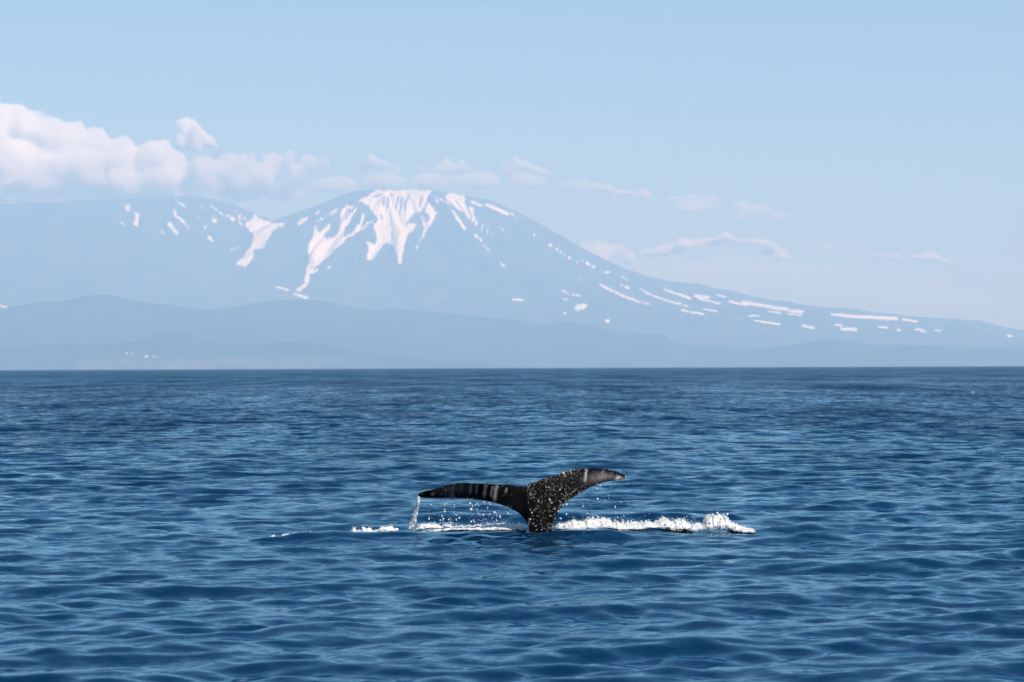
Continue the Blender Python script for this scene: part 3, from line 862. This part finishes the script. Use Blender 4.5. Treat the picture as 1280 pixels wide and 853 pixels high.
def foam(name, tops, Y0, Y1, label, clumps, cut=0.42, rmean=0.022, ragged=1.0, seed=5, broken=0.3):
    """churned ridge of white water: tops = (photo x, photo y of upper edge)"""
    t = np.array(tops, float)
    nx = int((t[-1, 0] - t[0, 0]) * 2.4); ny = 30
    x0 = np.linspace(t[0, 0], t[-1, 0], nx)
    yt = np.interp(x0, t[:, 0], t[:, 1])
    Yc = (Y0 + Y1) / 2
    n = VN(seed)
    v = np.linspace(-1, 1, ny)
    Xc = P(x0, 660, Yc)[0]
    ztop = P(x0, yt, Yc + 0.1)[2]
    X = np.repeat(Xc[:, None], ny, 1)
    Y = Yc + v[None] * (Y1 - Y0) / 2 * np.ones((nx, 1))
    sea = sea_at(X, Y)
    nz = n.fbm(X * 4.2 + 40, Y * 4.2, 4)
    ends = smooth01(0, 14, x0 - x0[0]) * smooth01(0, 14, x0[-1] - x0)
    prof = np.clip(1 - np.abs(v) ** 2.6, 0, 1)[None] * (1 - 0.30 * ragged + 0.60 * nz * ragged)
    hx = 1.05 - broken + broken * smooth01(0.30, 0.62, n.fbm(x0 / 6.5 + 70, x0 * 0 + 2, 3))
    Z = sea + (np.maximum(ztop[:, None] - sea, 0.02)) * prof * (ends * hx)[:, None] * 1.0
    keep = (prof * (ends * (hx * .6 + .4))[:, None]) > cut * (0.35 + 0.9 * n.fbm(X * 3.3 + 9, Y * 2.4 + 4, 4))
    Z = np.where(prof * ends[:, None] > 0.04, Z - .012, sea - 0.16)
    co = np.stack([X + (n.fbm(X * 9, Y * 9 + 50, 3) - .5) * .05, Y, Z], -1)
    me = mesh_np(name, co.reshape(-1, 3), grid_faces(nx, ny)[:, ::-1])
    cov = prof * (ends * (hx * .6 + .4))[:, None] - cut * 0.45 * n.fbm(X * 3.3 + 9, Y * 2.4 + 4, 4)
    cov = cov * 1.35 + 0.12 * ends[:, None] - 0.14 * smooth01(0.0, -1.0, v)[None]
    nsheet = nx * ny
    # clumps of froth
    clumps = int(clumps * .6)
    fr = np.argwhere(keep)
    pick = fr[rng.integers(len(fr), size=clumps)]
    c = co[pick[:, 0], pick[:, 1]] + np.stack([rng.normal(0, .03, clumps), rng.normal(0, .05, clumps), np.abs(rng.normal(0, .016, clumps))], -1)
    r = np.exp(rng.normal(math.log(rmean * .33), .5, clumps)).clip(.006, .07)
    r = r * np.clip(0.45 + 6 * (Z - sea)[pick[:, 0], pick[:, 1]], .4, 1.1)
    cm = blobs_mesh('c', c, r)
    bm = bmesh.new(); bm.from_mesh(me); bm.from_mesh(cm); bm.to_mesh(me); bm.free()
    fattr(me, 'cover', np.concatenate([cov.ravel(), np.full(len(me.vertices) - nsheet, 2.0)]))
    for p in me.polygons: p.use_smooth = True
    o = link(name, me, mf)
    tag(o, label, 'foam', kind='stuff')
    return o


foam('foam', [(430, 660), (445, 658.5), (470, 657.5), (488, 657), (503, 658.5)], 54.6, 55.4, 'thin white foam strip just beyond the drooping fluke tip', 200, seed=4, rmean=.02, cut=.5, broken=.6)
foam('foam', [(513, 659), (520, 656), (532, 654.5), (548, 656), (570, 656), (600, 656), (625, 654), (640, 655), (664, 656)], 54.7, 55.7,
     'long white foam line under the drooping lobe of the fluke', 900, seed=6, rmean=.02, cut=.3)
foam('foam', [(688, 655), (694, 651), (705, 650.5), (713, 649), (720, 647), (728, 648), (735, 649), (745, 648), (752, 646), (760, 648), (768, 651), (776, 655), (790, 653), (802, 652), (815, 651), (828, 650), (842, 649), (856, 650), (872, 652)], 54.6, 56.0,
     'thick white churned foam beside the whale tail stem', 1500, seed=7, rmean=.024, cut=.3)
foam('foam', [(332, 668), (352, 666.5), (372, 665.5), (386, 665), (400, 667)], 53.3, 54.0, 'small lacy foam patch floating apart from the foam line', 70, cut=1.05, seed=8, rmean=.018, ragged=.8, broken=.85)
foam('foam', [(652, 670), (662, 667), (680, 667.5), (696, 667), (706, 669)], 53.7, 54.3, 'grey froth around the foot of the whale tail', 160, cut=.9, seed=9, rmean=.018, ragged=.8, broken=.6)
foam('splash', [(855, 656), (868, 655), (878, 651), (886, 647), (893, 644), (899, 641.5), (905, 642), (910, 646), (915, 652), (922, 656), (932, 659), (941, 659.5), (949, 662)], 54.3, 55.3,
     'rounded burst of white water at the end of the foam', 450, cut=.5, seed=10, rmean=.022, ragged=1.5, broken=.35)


def spray(name, pts, radii, label, cat='spray'):
    o = link(name, blobs_mesh(name, np.array(pts), np.array(radii)), mdrop)
    tag(o, label, cat, kind='stuff')
    return o


def pxp(x, y, Y):
    return np.array([float(v) for v in P(x, y, Y)])


# stream of water falling from the left tip
pts, rs = [], []
for k in range(1100):
    t = rng.random() ** .8
    cx = 523 - 1.0 * t - 9.5 * t * t + rng.normal(0, .7 + 1.2 * t * t)
    cy = 620 + 41 * t + rng.normal(0, .6)
    pts.append(pxp(cx, cy, D_W - .2 + rng.normal(0, .05))); rs.append(abs(rng.normal(.006, .004)) + .003)
spray('water_stream', pts, rs, 'thin white stream of water pouring off the drooping fluke tip', 'water')
# droplets raining from the left lobe
pts, rs = [], []
for k in range(190):
    x = rng.uniform(530, 640); y = rng.uniform(628, 655)
    if vn1(x / 7, 3.0 + y / 40) < .5 and rng.random() < .75: continue
    pts.append(pxp(x, y, D_W + rng.uniform(-.5, .3))); rs.append(np.exp(rng.normal(math.log(.0075), .5)))
for x, y in [(561, 650), (563, 653.5), (574, 648), (592, 651), (554, 649), (618, 641), (625, 647), (612, 643), (604, 644), (536, 649), (556, 640)]:
    pts.append(pxp(x, y, D_W - .3)); rs.append(.019)
spray('water_drops', pts, rs, 'scattered drops raining from under the drooping lobe of the fluke')
pts, rs = [], []
for x, y in [(708, 631), (704, 632), (698, 639), (756, 626), (747, 624), (776, 628), (708, 643), (734, 642), (770, 641), (746, 611), (750, 607), (769, 634), (729, 633)]:
    pts.append(pxp(x, y, D_W - .1)); rs.append(rng.uniform(.012, .022))
for k in range(40):
    pts.append(pxp(rng.uniform(700, 790), rng.uniform(604, 650), D_W + rng.uniform(-.3, .3))); rs.append(rng.uniform(.004, .009))
spray('water_drops', pts, rs, 'few bright drops flung off below the raised lobe of the fluke')
pts, rs = [], []
for k in range(260):
    x = rng.normal(900, 17); y = 662 - abs(rng.normal(0, 1)) * 9 * math.exp(-((x - 901) / 18) ** 2)
    pts.append(pxp(x, y, 54.6 + rng.uniform(-.5, .5))); rs.append(np.exp(rng.normal(math.log(.008), .5)))
for k in range(160):
    x = rng.uniform(690, 870); y = 651 + rng.normal(0, 3)
    pts.append(pxp(x, y, 55.1 + rng.uniform(-.3, .3))); rs.append(np.exp(rng.normal(math.log(.007), .5)))
spray('spray', pts, rs, 'fine spray thrown up around the burst of white water')

# ------------------------------------------------------------------ sea bird resting on the water
def seabird(px, Y):
    x = float(P(px, 494, Y)[0]); z = 0.02 - Y * Y / (2 * EARTH)
    sk = [(-.20, .11, .015), (-.13, .06, .06), (0, .04, .085), (.10, .07, .075), (.16, .14, .045), (.18, .20, .045), (.23, .20, .018), (.27, .19, .008)]
    nseg = 12; co = []
    for sx, sz, r in sk:
        for k in range(nseg):
            a = 2 * math.pi * k / nseg
            co.append((sx, math.cos(a) * r, sz + math.sin(a) * r))
    i = np.arange(len(sk) - 1)[:, None] * nseg + np.arange(nseg)
    j = np.arange(len(sk) - 1)[:, None] * nseg + (np.arange(nseg) + 1) % nseg
    f = np.stack([i, i + nseg, j + nseg, j], -1).reshape(-1, 4)
    m, nt, N, L, b = new_mat('feathers')
    tc = N.new('ShaderNodeTexCoord'); sp = N.new('ShaderNodeSeparateXYZ'); L.new(tc.outputs['Object'], sp.inputs[0])
    rp = N.new('ShaderNodeValToRGB'); rp.color_ramp.elements[0].position = .12; rp.color_ramp.elements[0].color = (.40, .30, .26, 1)
    rp.color_ramp.elements[1].position = .16; rp.color_ramp.elements[1].color = (.02, .02, .02, 1)
    L.new(sp.outputs[2], rp.inputs[0]); L.new(rp.outputs[0], b.inputs['Base Color'])
    o = link('seabird', mesh_np('seabird', np.array(co), f), m)
    o.location = (x, Y, z); o.rotation_euler = (0, 0, math.pi)
    tag(o, 'tiny brownish seabird with dark head floating far out on the sea', 'bird')


seabird(1216, 311.0)
